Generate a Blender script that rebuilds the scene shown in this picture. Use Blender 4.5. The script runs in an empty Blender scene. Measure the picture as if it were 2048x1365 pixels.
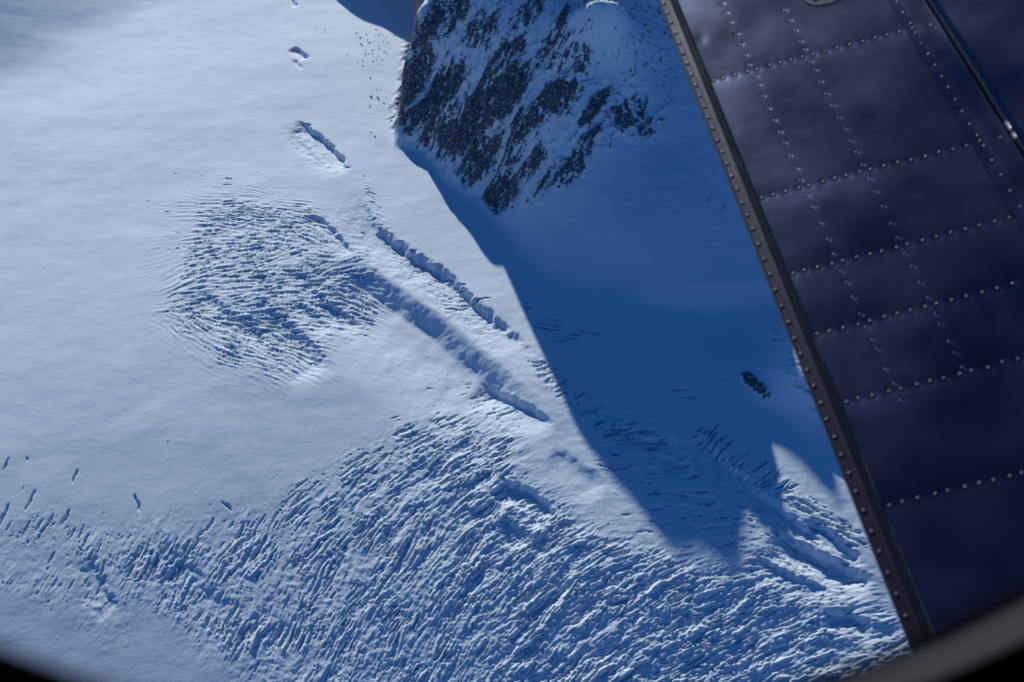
import bpy, math, time
import numpy as np
T0 = time.time()
rng = np.random.default_rng(7)
sc = bpy.context.scene
COL = sc.collection

# ------------------------------------------------------------------ camera, sky, sun, exposure
PITCH = math.radians(48.0)       # the lens looks down from the cabin window
FPX = 2845.0                     # focal length in photo pixels (50 mm on 36 mm film, 2048 px wide)
ALT = 2000.0                     # height of the aircraft above the glacier (metres)
SUN_AZ = math.radians(-16.0)     # left of straight ahead
SUN_EL = math.radians(22.0)

cd = bpy.data.cameras.new("camera")
cam = bpy.data.objects.new("camera", cd)
COL.objects.link(cam)
cd.lens = 50.0
cd.sensor_width = 36.0
cd.clip_start = 0.01
cd.clip_end = 90000.0
cam.location = (0, 0, 0)
cam.rotation_euler = (math.radians(90) - PITCH, 0, 0)
cd.dof.use_dof = True
cd.dof.focus_distance = 14.0
cd.dof.aperture_fstop = 8.5
sc.camera = cam

world = bpy.data.worlds.new("World")
sc.world = world
world.use_nodes = True
wn = world.node_tree
bg = wn.nodes["Background"]
sky = wn.nodes.new("ShaderNodeTexSky")
sky.sky_type = 'NISHITA'
sky.sun_disc = False
sky.sun_elevation = SUN_EL
sky.sun_rotation = SUN_AZ
sky.altitude = 3000
sky.air_density = 1.0
sky.dust_density = 0.2
sky.ozone_density = 4.0
wn.links.new(sky.outputs[0], bg.inputs[0])
bg.inputs[1].default_value = 0.05

sd = bpy.data.lights.new("sun", 'SUN')
sd.energy = 5.0
sd.angle = math.radians(0.53)
sd.color = (1.0, 0.76, 0.42)
sun = bpy.data.objects.new("sun", sd)
COL.objects.link(sun)
SV = np.array([math.sin(SUN_AZ) * math.cos(SUN_EL), math.cos(SUN_AZ) * math.cos(SUN_EL), math.sin(SUN_EL)])
from mathutils import Vector
sun.rotation_euler = Vector(SV).to_track_quat('Z', 'Y').to_euler()

vs = sc.view_settings
vs.view_transform = 'Standard'
vs.look = 'None'
vs.gamma = 1.0
vs.use_curve_mapping = False
vs.exposure = 0.12
vs.use_white_balance = True
vs.white_balance_temperature = 4300
vs.white_balance_tint = 10
HAZE = 0.9e-5
sc.cycles.max_bounces = 6
sc.cycles.volume_bounces = 0
sc.cycles.diffuse_bounces = 3
sc.cycles.transparent_max_bounces = 8

# ------------------------------------------------------------------ survey helpers
CP, SP = math.cos(PITCH), math.sin(PITCH)

def ray(u, v):
    x = (u - 1024.0) / FPX
    y = -(v - 682.5) / FPX
    return np.array([x + 0 * y, CP + y * SP, -SP + y * CP])

def at_height(u, v, h):
    """map point (X, Y) whose sight line u, v meets the level h above the glacier datum"""
    d = ray(np.asarray(u, float), np.asarray(v, float))
    t = (h - ALT) / d[2]
    return d[0] * t, d[1] * t

def sight(X, Y, h):
    Z = h - ALT
    f = Y * CP - Z * SP
    f = np.maximum(f, 50.0)
    up = Y * SP + Z * CP
    return 1024 + FPX * X / f, 682.5 - FPX * up / f

G = rng.random((64, 256)) * 2 * np.pi
GX, GY = np.cos(G).astype(np.float32), np.sin(G).astype(np.float32)
PERM = rng.permutation(256)

def perlin(x, y, seed=0):
    x = np.asarray(x, np.float32); y = np.asarray(y, np.float32)
    xi = np.floor(x); yi = np.floor(y)
    xf = x - xi; yf = y - yi
    xi = xi.astype(np.int32); yi = yi.astype(np.int32)
    gx, gy = GX[seed % 64], GY[seed % 64]
    x0, x1 = xi & 255, (xi + 1) & 255
    py0, py1 = PERM[yi & 255], PERM[(yi + 1) & 255]
    def g(px, py, dx, dy):
        k = PERM[(px + py) & 255]
        return gx[k] * dx + gy[k] * dy
    u = xf * xf * xf * (xf * (xf * 6 - 15) + 10)
    v = yf * yf * yf * (yf * (yf * 6 - 15) + 10)
    a = g(x0, py0, xf, yf); b = g(x1, py0, xf - 1, yf)
    c = g(x0, py1, xf, yf - 1); d = g(x1, py1, xf - 1, yf - 1)
    a += u * (b - a); c += u * (d - c)
    return (a + v * (c - a)) * 1.4

def fbm(x, y, n=4, seed=0, gain=0.5):
    s = 0; a = 1.0
    for k in range(n):
        s = s + a * perlin(x * 2 ** k + 17.3 * k, y * 2 ** k - 9.1 * k, seed + k)
        a *= gain
    return s

def smooth(e0, e1, x):
    t = np.clip((x - e0) / (e1 - e0), 0, 1)
    return t * t * (3 - 2 * t)

# ------------------------------------------------------------------ broad form of the land, from surveyed spot heights
ICE_SPOTS = [  # glacier: sight line u, v and height
    (0, 1365, -102), (500, 1365, -106), (1000, 1365, -108), (1500, 1365, -96), (2048, 1365, -60), (1800, 1250, -62),
    (0, 1150, -62), (300, 1050, -45), (600, 1150, -66), (900, 1000, -38), (1200, 1150, -54), (1500, 1130, -42),
    (0, 900, -24), (400, 850, -18), (800, 800, -12), (1000, 850, -16),
    (0, 680, -8), (300, 650, -4), (0, 450, -8), (300, 400, -8), (0, 250, -14), (300, 200, -18), (150, 60, -36),
    (500, 650, 0), (550, 450, 0), (600, 250, -10), (600, 80, -18), (450, 0, -38), (700, 0, -24), (300, 0, -50),
    (750, 550, 2), (850, 420, 2), (760, 300, 0), (770, 180, -2), (755, 90, -6), (850, 0, -14),
    (950, 700, -4), (1000, 560, 0), (900, 480, 0), (1050, 800, -8), (1000, 300, 0), (1200, 200, 0),
    (1250, 600, 6), (1400, 700, 10), (1200, 700, -2), (1100, 620, 0),
    (1600, 690, 62), (1605, 760, 54), (1545, 700, 16), (1570, 820, 6), (1500, 900, -6), (1300, 900, -14), (1650, 980, -18), (1700, 800, 30), (1900, 900, 20), (1900, 600, 60),
    (10, 40, 4), (-80, -40, 50), (60, -120, 0), (110, 70, -28), (30, 150, -26), (-200, 120, 20), (-200, 250, -12),  # hump added so the upper left corner falls in soft shade
]
ICE_MAP = [(-500, 3000, -30), (-1500, 3200, -60), (-1500, 2000, -20), (-1500, 1000, -90), (1500, 1000, -40), (1500, 2000, 100), (0, 700, -210),
           (-1000, 600, -220), (1000, 600, -190), (0, 3500, -20), (1000, 3300, 60), (-700, 3800, -60)]
FACE_SPOTS = [  # mountain: sight line u, v and height
    (785, 262, 14), (803, 157, 84), (821, 75, 152),
    (830, 302, 2), (900, 372, 2), (960, 408, 5), (992, 434, 8), (1100, 392, 80), (1200, 335, 132), (1310, 285, 150),
    (840, 350, -30), (920, 440, -30), (1000, 520, -20), (1100, 560, 2), (1250, 560, 24), (1250, 460, 80), (1400, 560, 50), (1400, 420, 105), (1500, 560, 55), (1400, 720, 0),
    (1600, 420, 120), (1600, 620, 35), (1600, 800, -30), (1200, 720, -40), (1700, 800, 0), (1900, 600, 60),
    (880, 220, 92), (1000, 210, 165), (1000, 50, 265), (1100, 270, 165), (1150, 180, 235), (1200, 100, 292), (1100, 90, 280), (1150, 28, 342), (1190, 24, 360), (1240, 22, 356),
    (1300, 130, 238), (1360, 30, 262), (1250, 220, 200), (1400, 250, 170), (930, 110, 185), (1500, 300, 165), (1050, -20, 315),
]
CREST = [(-238, 2498, 72), (-214, 2551, 130), (-198, 2591, 178), (-199, 2641, 250), (-212, 2690, 348), (-208, 2712, 424), (-190, 2755, 425), (-150, 2790, 440), (-105, 2805, 524), (-48, 2812, 580),
         (-15, 2812, 572), (22, 2818, 550), (60, 2824, 512), (95, 2830, 518), (140, 2840, 550), (172, 2848, 562), (202, 2856, 514), (228, 2864, 475), (262, 2872, 465), (330, 2880, 540)]
PEAKS = [(130, 2400, 330), (170, 2400, 336), (210, 2400, 330), (170, 2450, 325), (90, 2420, 322), (-184, 2512, 178), (-206, 2484, 118), (-222, 2440, 48), (-172, 2560, 238), (-136, 2723, 500), (-94, 2734, 526), (-172, 2716, 475), (-40, 2740, 520), (-400, 3175, 150), (-495, 3295, 165), (-300, 3080, 160), (-590, 3340, 40), (-680, 3420, -40), (-420, 3080, 10), (-540, 3180, -20), (-330, 2960, 20), (450, 2800, 560), (700, 2650, 500), (1000, 2500, 400),
         (0, 3150, 380), (300, 3200, 400), (-150, 2950, 330), (1500, 2000, 60), (1500, 3000, 300), (150, 2560, 395), (230, 2600, 370), (-60, 2600, 330), (-110, 2560, 262), (50, 2640, 395), (0, 3500, 100)]
CQ = 26.0

def kern(dx, dy):
    return -np.sqrt(dx * dx + dy * dy + CQ * CQ)

def solve(spots, mapped):
    p = [(*[float(q) for q in at_height(u, v, h)], h) for u, v, h in spots] + list(mapped)
    p = np.array(p, float); n = len(p)
    A = np.zeros((n + 1, n + 1))
    A[:n, :n] = kern(p[:, None, 0] - p[None, :, 0], p[:, None, 1] - p[None, :, 1]) - np.eye(n) * 1.5
    A[:n, n] = 1; A[n, :n] = 1
    return p, np.linalg.solve(A, np.append(p[:, 2], 0))

SI = solve(ICE_SPOTS, ICE_MAP)
cliff = [(x - 20, y + 4, h - 110) for x, y, h in CREST[:8]]
SM = solve(FACE_SPOTS, CREST + cliff + PEAKS)

def rbf(S, X, Y):
    p, w = S
    out = np.full(X.shape, w[-1])
    for k in range(len(p)):
        out += w[k] * kern(X - p[k, 0], Y - p[k, 1])
    return out

def spot_surface(X, Y):
    X = np.asarray(X, float); Y = np.asarray(Y, float)
    a = rbf(SI, X, Y); b = rbf(SM, X, Y)
    # the mountain stands only east of its western foot
    xc = np.interp(Y, [2300, 2400, 2498, 2551, 2591, 2690, 2712, 2742, 2800, 2900, 3000, 3080, 3200], [-255, -257, -254, -231, -215, -224, -221, -202, -175, -160, -170, -460, -900])
    b = b - np.maximum(0, xc + 8 - X) * 40 - 0.6 * np.maximum(0, 1900 - Y)
    k = 10.0
    return 0.5 * (a + b + np.sqrt((a - b) ** 2 + k * k)) - 0.0

# raster over the mapped part of the glacier
RES = 1.25
X0, X1, Y0, Y1 = -1400.0, 1150.0, 950.0, 3150.0
nx, ny = int((X1 - X0) / RES), int((Y1 - Y0) / RES)
gx = X0 + RES * np.arange(nx); gy = Y0 + RES * np.arange(ny)
CR = 8.0
cx = np.arange(X0 - 16, X1 + 32, CR); cy = np.arange(Y0 - 16, Y1 + 32, CR)
CX, CY = np.meshgrid(cx, cy)
CH = spot_surface(CX, CY)

def bil(F, fx, fy):
    fx = np.clip(fx, 0, F.shape[1] - 1.001); fy = np.clip(fy, 0, F.shape[0] - 1.001)
    ix = fx.astype(np.int32); iy = fy.astype(np.int32)
    ax = (fx - ix).astype(np.float32); ay = (fy - iy).astype(np.float32)
    return (F[iy, ix] * (1 - ax) * (1 - ay) + F[iy, ix + 1] * ax * (1 - ay) + F[iy + 1, ix] * (1 - ax) * ay + F[iy + 1, ix + 1] * ax * ay)

def upsample(F):
    """separable linear upsampling from the 8 m grid, softened"""
    fx = (gx - cx[0]) / CR; fy = (gy - cy[0]) / CR
    ix = fx.astype(int); iy = fy.astype(int)
    tx = fx - ix; ty = (fy - iy)[:, None]
    def w(t): return ((1 - t) ** 3 / 6, (3 * t ** 3 - 6 * t ** 2 + 4) / 6, (-3 * t ** 3 + 3 * t ** 2 + 3 * t + 1) / 6, t ** 3 / 6)
    wx = w(tx); wy = w(ty)
    R = sum(wx[k][None, :] * F[:, ix + k - 1] for k in range(4))
    return sum(wy[k] * R[iy + k - 1] for k in range(4)).astype(np.float32)

BASE = upsample(CH)
RX, RY = np.meshgrid(gx.astype(np.float32), gy.astype(np.float32))
PU, PV = sight(RX, RY, BASE)
PU = PU.astype(np.float32); PV = PV.astype(np.float32)
print("base", round(time.time() - T0, 1))

def on_ground(u, v):
    h = 0.0
    for _ in range(12):
        X, Y = at_height(u, v, h)
        hn = float(spot_surface(np.array([float(X)]), np.array([float(Y)]))[0])
        h = 0.5 * h + 0.5 * hn
    X, Y = at_height(u, v, h)
    return float(X), float(Y), h

def blur(M, r):
    for _ in range(3):
        for ax in (0, 1):
            k = max(1, int(r))
            c = np.cumsum(np.pad(M, [(k + 1, k) if a == ax else (0, 0) for a in (0, 1)], mode='edge'), axis=ax)
            if ax == 0: M = (c[2 * k + 1:] - c[:-2 * k - 1]) / (2 * k + 1)
            else: M = (c[:, 2 * k + 1:] - c[:, :-2 * k - 1]) / (2 * k + 1)
    return M

def poly_mask(P, grow=12, step=4):
    """soft mask of an outlined area on the map sheet, sampled to the raster"""
    us = np.arange(-240, 2300, step); vv = np.arange(-240, 1620, step)
    U, V = np.meshgrid(us, vv)
    ins = np.zeros(U.shape, bool)
    m = len(P)
    for i in range(m):
        x1, y1 = P[i]; x2, y2 = P[(i + 1) % m]
        if y1 == y2: continue
        c = ((y1 > V) != (y2 > V)) & (U < (x2 - x1) * (V - y1) / (y2 - y1) + x1)
        ins ^= c
    M = blur(ins.astype(np.float32), max(1, grow / step / 1.7))
    return bil(M, (PU + 240) / step, (PV + 240) / step)

# ------------------------------------------------------------------ direction of crevasses, from observed lines
DIRS = [(30, 1000, 55), (200, 1120, 60), (100, 1200, 55), (350, 1250, 60), (250, 1270, 50), (500, 1100, 55), (600, 1250, 62), (700, 970, 35), (800, 1100, 50),
        (850, 1300, 58), (900, 870, 30), (950, 800, 25), (1000, 1000, 33), (1100, 1150, 38), (1100, 1300, 40), (1300, 1200, 30),
        (1300, 1080, 18), (1500, 1250, 25), (1700, 1300, 24), (1650, 1180, 12), (1250, 1000, -10), (1000, 720, -30), (1020, 780, 20), (850, 700, -35),
        (380, 400, -2), (450, 430, -3), (600, 420, -6), (420, 520, 4), (560, 520, 10), (640, 460, -22), (700, 510, 15), (450, 580, 4), (550, 590, 6),
        (650, 590, 12), (720, 580, -25), (370, 600, 12), (370, 650, -50), (420, 700, -32), (500, 720, -15), (600, 740, -25), (350, 560, 30),
        (750, 410, -18), (780, 450, -25), (880, 570, -12), (940, 600, 6), (960, 640, 10), (1090, 640, -15), (1120, 680, 8), (1150, 770, 32), (1200, 820, 25),
        (1250, 850, 8), (1300, 880, -10), (1450, 890, 50), (1520, 950, 35), (1400, 950, 5), (1380, 1000, -10), (1430, 1060, 15),
        (1590, 740, -25), (1430, 400, 58), (1320, 200, 45), (200, 300, -5), (300, 100, -12), (100, 700, 5), (1550, 1040, -30), (1650, 1090, -30)]
dd = []
for u, v, a in DIRS:
    x1, y1, h = on_ground(u, v)
    a = math.radians(a)
    x2, y2 = at_height(u + 4 * math.cos(a), v - 4 * math.sin(a), h)
    th = math.atan2(float(y2) - y1, float(x2) - x1)
    dd.append((x1, y1, math.cos(2 * th), math.sin(2 * th)))
dd = np.array(dd)
c2 = np.zeros(CX.shape); s2 = np.zeros(CX.shape)
for x, y, a, b in dd:
    w = 1.0 / ((CX - x) ** 2 + (CY - y) ** 2 + 1200.0) ** 1.5
    c2 += w * a; s2 += w * b
THC = (0.5 * np.arctan2(s2, c2))

def direction(x, y):
    i = int((x - cx[0]) / CR); j = int((y - cy[0]) / CR)
    return THC[min(max(j, 0), THC.shape[0] - 1), min(max(i, 0), THC.shape[1] - 1)]

# ------------------------------------------------------------------ outlines of the crevassed areas
ICEFALL = [(-200, 1010), (0, 1035), (60, 1015), (250, 1045), (450, 1020), (600, 965), (690, 890), (740, 880), (840, 830), (900, 790), (960, 790), (1010, 800), (1060, 880), (1000, 930),
           (1100, 985), (1180, 1040), (1300, 1090), (1420, 1130), (1560, 1120), (1700, 1170), (1800, 1250), (2100, 1330), (2100, 1600), (700, 1600), (520, 1420),
           (420, 1300), (330, 1235), (255, 1215), (235, 1235), (280, 1300), (200, 1300), (130, 1235), (60, 1205), (0, 1180), (-200, 1130)]
ICE_CORE = [(150, 1080), (300, 1090), (520, 1080), (700, 950), (900, 830), (1000, 860), (1050, 960), (1200, 1080), (1420, 1150), (1700, 1200), (1850, 1300), (2000, 1600), (800, 1600), (480, 1350), (300, 1200)]
ICE_SPARSE = [(-200, 960), (0, 930), (250, 985), (500, 980), (650, 900), (720, 870), (850, 800), (940, 760), (1020, 790), (1060, 880), (1000, 1100), (-200, 1150)]
FIELD_A = [(400, 440), (480, 400), (560, 405), (620, 425), (700, 480), (745, 540), (770, 590), (740, 640), (660, 650), (640, 700), (590, 750), (500, 735), (400, 700), (345, 650), (335, 590), (380, 520)]
FIELD_A_OUT = [(330, 400), (460, 345), (620, 390), (700, 470), (750, 600), (740, 680), (640, 780), (480, 760), (350, 700), (290, 600), (310, 480)]
BAND_B = [(722, 360), (745, 365), (770, 420), (800, 470), (860, 520), (950, 590), (1000, 640), (1010, 680), (960, 670), (880, 600), (800, 540), (740, 440)]
BAND_C = [(850, 690), (940, 730), (1030, 790), (1060, 830), (1000, 850), (930, 800), (860, 740)]
SH_1 = [(1040, 600), (1080, 610), (1160, 665), (1155, 690), (1080, 675), (1045, 640)]
SH_2 = [(1050, 715), (1090, 715), (1150, 770), (1200, 810), (1330, 870), (1350, 900), (1240, 890), (1150, 830), (1080, 760)]
SH_3 = [(1380, 850), (1410, 850), (1490, 890), (1560, 940), (1600, 980), (1700, 1040), (1760, 1110), (1690, 1090), (1560, 1000), (1450, 930), (1385, 885)]
SH_4 = [(1200, 850), (1400, 900), (1520, 980), (1640, 1070), (1780, 1170), (1780, 1210), (1620, 1150), (1500, 1130), (1380, 1100), (1260, 1000), (1180, 920)]
SH_5 = [(1340, 735), (1400, 750), (1420, 820), (1370, 815)]
PATCH = [(1540, 640), (1600, 640), (1680, 800), (1660, 880), (1600, 800), (1550, 760)]
UR = [(1380, 360), (1440, 330), (1500, 440), (1440, 440), (1395, 400)]
UR2 = [(1295, 130), (1345, 130), (1345, 230), (1300, 240)]

H = BASE.copy()
# gentle long swells and wind-packed surface of the open snow
calm = 1.0
mount = poly_mask([(870, -200), (866, 0), (838, 50), (803, 105), (798, 180), (775, 235), (788, 262), (850, 310), (905, 350), (950, 392), (990, 430), (1040, 420), (1110, 395), (1170, 360), (1230, 300), (1325, 275), (1345, 215), (1350, 100), (1350, -200)], 10)
mount = mount * (RY < 2760)
H += 1.3 * fbm(RX / 150, RY / 120, 3, 3) * (1 - mount)

def add_scarp(P, A, w1, w2, taper=0.25, jag=0.3, seed=1):
    """ice step along a surveyed line: level on the far side, dropping to the near left side and easing back up"""
    q = np.array([on_ground(u, v)[:2] for u, v in P])
    seg = np.hypot(*(q[1:] - q[:-1]).T); L = seg.sum(); cum = np.append(0, np.cumsum(seg))
    m = w1 + w2 + 10
    i0, i1 = int((q[:, 0].min() - m - X0) / RES), int((q[:, 0].max() + m - X0) / RES)
    j0, j1 = int((q[:, 1].min() - m - Y0) / RES), int((q[:, 1].max() + m - Y0) / RES)
    i0, j0 = max(i0, 0), max(j0, 0); i1, j1 = min(i1, nx), min(j1, ny)
    if i1 <= i0 or j1 <= j0: return
    x = RX[j0:j1, i0:i1]; y = RY[j0:j1, i0:i1]
    wx = 9 * jag * fbm(x / 26, y / 26, 4, seed, 0.6); wy = 9 * jag * fbm(x / 26 + 50, y / 26, 4, seed + 3, 0.6)
    x = x + wx; y = y + wy
    best = np.full(x.shape, 1e9, np.float32); sdn = np.zeros_like(best); al = np.zeros_like(best)
    for k in range(len(q) - 1):
        ax, ay = q[k]; bx, by = q[k + 1]
        dx, dy = bx - ax, by - ay; l2 = dx * dx + dy * dy
        t = np.clip(((x - ax) * dx + (y - ay) * dy) / l2, 0, 1)
        ex, ey = x - ax - t * dx, y - ay - t * dy
        d = np.hypot(ex, ey)
        s = np.sign(dx * ey - dy * ex) * d
        b = d < best
        best = np.where(b, d, best); sdn = np.where(b, s, sdn); al = np.where(b, (cum[k] + t * seg[k]) / L, al)
    # lines are listed from upper left to lower right; the low side is on the right-hand side of travel => negative
    dd_ = -sdn
    prof = np.where(dd_ > 0, np.where(dd_ < w1, smooth(0, w1, dd_), 1 - smooth(w1, w1 + w2, dd_)), 0)
    endt = smooth(0, taper, al) * (1 - smooth(1 - taper, 1, al))
    over = np.where((al <= 0) | (al >= 1), 0, 1)
    H[j0:j1, i0:i1] -= (A * prof * endt * over * (1 + 0.12 * fbm(x / 70, y / 70, 2, seed + 9))).astype(np.float32)

add_scarp([(588, 92), (603, 100), (622, 116)], 9, 4, 30)
add_scarp([(588, 118), (612, 138)], 4, 3, 14)
add_scarp([(580, -10), (600, 12)], 6, 4, 20)
add_scarp([(598, 236), (625, 255), (650, 275), (672, 291), (690, 318), (705, 345)], 12, 7, 70, 0.25, 0.8)
add_scarp([(588, 268), (615, 290), (640, 318), (655, 345)], 3, 6, 40)
add_scarp([(612, 422), (650, 436), (668, 455), (700, 490), (715, 510)], 8, 9, 45, 0.2, 0.5)
add_scarp([(722, 372), (745, 420), (768, 455), (800, 480), (830, 500), (865, 520), (905, 545), (940, 580), (985, 620), (1050, 680), (1090, 730)], 15, 18, 85, 0.3, 0.7)
add_scarp([(690, 475), (730, 515), (790, 560), (850, 605), (900, 635), (950, 680), (1000, 722), (1060, 775), (1130, 830)], 25, 50, 190, 0.3, 0.3)
add_scarp([(570, 520), (620, 555), (660, 600), (700, 640)], 5, 12, 50, 0.3, 0.6)
add_scarp([(520, 590), (570, 625), (610, 660), (650, 705), (690, 740)], 11, 26, 90, 0.3, 0.5)
add_scarp([(590, 590), (630, 620), (680, 650)], 6, 14, 50, 0.3, 0.5)
add_scarp([(640, 585), (700, 620), (740, 650)], 5, 14, 50, 0.3, 0.5)
add_scarp([(400, 560), (440, 600), (500, 640), (560, 680)], 6, 16, 70, 0.3, 0.6)
add_scarp([(960, 740), (1010, 775), (1060, 805), (1120, 850)], 10, 10, 60, 0.25, 0.4)
add_scarp([(996, 948), (1040, 965), (1080, 990), (1130, 1030)], 11, 8, 60, 0.25, 0.9)
add_scarp([(1010, 1020), (1060, 1060), (1110, 1085)], 6, 16, 50, 0.3, 0.4)
add_scarp([(1120, 880), (1180, 930), (1230, 965)], 5, 24, 60, 0.3, 0.4)
add_scarp([(1220, 850), (1300, 872), (1380, 880)], 8, 8, 40, 0.3, 0.7)
add_scarp([(1310, 905), (1350, 915), (1400, 930)], 10, 8, 40, 0.3, 0.7)
add_scarp([(1390, 860), (1450, 915), (1520, 975), (1600, 1040), (1680, 1090)], 10, 12, 60, 0.25, 0.7)
add_scarp([(1545, 1045), (1620, 1085), (1700, 1125), (1760, 1160)], 17, 14, 60, 0.25, 0.6)
add_scarp([(1620, 1020), (1680, 1070), (1740, 1130)], 10, 10, 40, 0.25, 0.6)
add_scarp([(1500, 1100), (1580, 1140), (1680, 1180)], 7, 9, 40, 0.25, 0.6)
add_scarp([(1640, 1215), (1700, 1225), (1760, 1250)], 9, 9, 40, 0.25, 0.6)
add_scarp([(190, 1095), (205, 1140), (225, 1185), (262, 1215)], 4.5, 12, 45, 0.3, 1.0)
add_scarp([(330, 1060), (380, 1120), (430, 1170), (520, 1230)], 3, 20, 70, 0.3, 1.2)

# ------------------------------------------------------------------ stamps: crevasses (cuts) and ice ridges (swells)
CUT = np.zeros((ny, nx), np.float32)
RIDGE = np.zeros((ny, nx), np.float32)

def stamp(F, x, y, th, L, w, a, kind, bend=0.0, tip=0.0):
    r = L / 2 + w + abs(bend) * L * L / 4
    i0 = int((x - r - X0) / RES); i1 = int((x + r - X0) / RES) + 2
    j0 = int((y - r - Y0) / RES); j1 = int((y + r - Y0) / RES) + 2
    if i0 < 0 or j0 < 0 or i1 > nx or j1 > ny: return
    dx = (gx[i0:i1] - x)[None, :]; dy = (gy[j0:j1] - y)[:, None]
    c, s = math.cos(th), math.sin(th)
    a_ = (dx * c + dy * s); b_ = (-dx * s + dy * c) + bend * a_ * a_
    e = 1 - (2 * a_ / L) ** 2
    np.maximum(e, 0, out=e)
    if kind == 'cut':
        ww = w * e ** 0.8 * (0.75 + 0.45 * np.sin(a_ * 0.55 + x) * np.cos(a_ * 0.21 + y)) + 1e-3
        b_ = b_ + w * 0.3 * np.sin(a_ * 0.27 + y)
        p = np.maximum(0, 1 - np.abs(b_) / ww)
        v = -a * np.minimum(1, p * 1.7) * np.minimum(1, e * 2)
        F[j0:j1, i0:i1] = np.minimum(F[j0:j1, i0:i1], v)
    else:
        q = e - (b_ / w) ** 2
        v = a * np.sqrt(np.maximum(0, q)) + tip * np.minimum(1, np.maximum(0, q) * 3)
        F[j0:j1, i0:i1] = np.maximum(F[j0:j1, i0:i1], v)

def scatter(mask, count):
    m = np.flatnonzero((mask[::4, ::4] > 0.02).ravel())
    mm = mask[::4, ::4].ravel()[m].astype(float)
    idx = rng.choice(m, size=count, p=mm / mm.sum())
    jj, ii = np.unravel_index(idx, mask[::4, ::4].shape)
    return X0 + (ii * 4 + rng.random(count) * 4) * RES, Y0 + (jj * 4 + rng.random(count) * 4) * RES

def field(mask, nr, nc, Lr, wr, ar, Lc, wc, ac, jit=0.12, bend=0.004):
    area = mask[::4, ::4].sum() * (4 * RES) ** 2
    a, b = int(area * nr / 10000), int(area * nc / 10000)
    if a > 0:
        for x, y in zip(*scatter(mask, a)):
            k = rng.random() ** 1.6
            L = Lr[0] + (Lr[1] - Lr[0]) * k
            stamp(RIDGE, x, y, direction(x, y) + rng.normal(0, jit), L, wr[0] + (wr[1] - wr[0]) * rng.random() * (0.5 + 0.5 * k), ar[0] + (ar[1] - ar[0]) * rng.random() * (0.4 + 0.6 * k), 'r', rng.normal(0, bend), rng.random() * ar[0])
    if b > 0:
        for x, y in zip(*scatter(mask, b)):
            k = rng.random() ** 2
            stamp(CUT, x, y, direction(x, y) + rng.normal(0, jit), Lc[0] + (Lc[1] - Lc[0]) * k, wc[0] + (wc[1] - wc[0]) * rng.random(), ac[0] + (ac[1] - ac[0]) * rng.random(), 'cut', rng.normal(0, bend))
    return a, b

patchy = smooth(-0.55, 0.35, fbm(RX / 90, RY / 90, 3, 20))
patchy2 = smooth(-0.3, 0.3, fbm(RX / 60, RY / 60, 3, 25))
m_ice = poly_mask(ICEFALL, 26)
m_core = poly_mask(ICE_CORE, 60)
m_sparse = poly_mask(ICE_SPARSE, 30)
m_a = poly_mask(FIELD_A, 30)
m_ao = poly_mask(FIELD_A_OUT, 44)
m_b = poly_mask(BAND_B, 9); m_c = poly_mask(BAND_C, 16)
m_sh = np.maximum.reduce([poly_mask(P, 12) for P in (SH_2, SH_3)])
m_s4 = poly_mask(SH_4, 30); m_s1 = poly_mask(SH_1, 10); m_s5 = np.maximum.reduce([poly_mask(P, 10) for P in (SH_5, UR2)]); m_ur = poly_mask(UR, 10)
m_p = poly_mask(PATCH, 12)
east = smooth(600, 1150, PU)

# streaks: noise drawn out along the local direction of the crevasses
nys = int((2420 - Y0) / RES)
THF = np.stack([np.cos(2 * THC), np.sin(2 * THC)])
c2f = upsample(THF[0])[:nys]; s2f = upsample(THF[1])[:nys]
TH = 0.5 * np.arctan2(s2f, c2f) + 0.26 * fbm(RX[:nys] / 42, RY[:nys] / 42, 3, 78)
DC, DS_ = np.cos(TH).astype(np.float32), np.sin(TH).astype(np.float32)
JI, II = np.mgrid[0:nys, 0:nx].astype(np.float32)

def streak(cell, half, seed, steps=9):
    x = RX[:nys]; y = RY[:nys]
    wx = cell * 0.5 * perlin(x / (cell * 2.6), y / (cell * 2.6), seed + 5)
    N = perlin((x + wx) / cell, (y - wx) / cell, seed) + 0.5 * perlin((x + wx) * 1.9 / cell, (y - wx) * 1.9 / cell, seed + 1)
    acc = np.zeros_like(N); tw = 0
    for k in range(-steps, steps + 1):
        s_ = k / steps * half / RES
        w = math.exp(-(k / steps * 1.5) ** 2)
        ji = np.clip((JI + DS_ * s_ + 0.5).astype(np.int32), 0, nys - 1); ij = np.clip((II + DC * s_ + 0.5).astype(np.int32), 0, nx - 1)
        acc += w * N[ji, ij]; tw += w
    acc /= tw
    return acc / acc.std()

def lift(v):
    out = np.zeros((ny, nx), np.float32); out[:nys] = v; return out

L1 = streak(7.6, 20, 81)      # big blocks
L2 = streak(4.6, 10, 84)       # their knobs
L3 = streak(5.6, 25, 87)       # long crevasses
L4 = streak(4.2, 26, 90)       # thin cracks
print("streaks", round(time.time() - T0, 1))
sl = slice(0, nys)
mi, mc, ms, ma, mo = m_ice[sl], m_core[sl], m_sparse[sl], m_a[sl], m_ao[sl]
pt, pt2, es = patchy[sl], patchy2[sl], east[sl]
amp = mi * (0.15 + 0.9 * pt * pt2) * (1 - 0.3 * es) + mc * (0.35 + 1.0 * pt2 * (1 - es) + 2.3 * es * (0.6 + 0.6 * pt)) + m_p[sl] * 2.0 + 0.9 * m_s4[sl] + 1.4 * m_sh[sl] + 0.2 * m_c[sl]
L0 = streak(24.0, 36, 93, 7)
knob = np.abs(perlin(RX[:nys] / 7.5 + 0.3 * L2, RY[:nys] / 7.5, 95)) * 2.2
bill = np.abs(L1) ** 0.85 + 0.55 * np.abs(L2) ** 0.9
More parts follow.
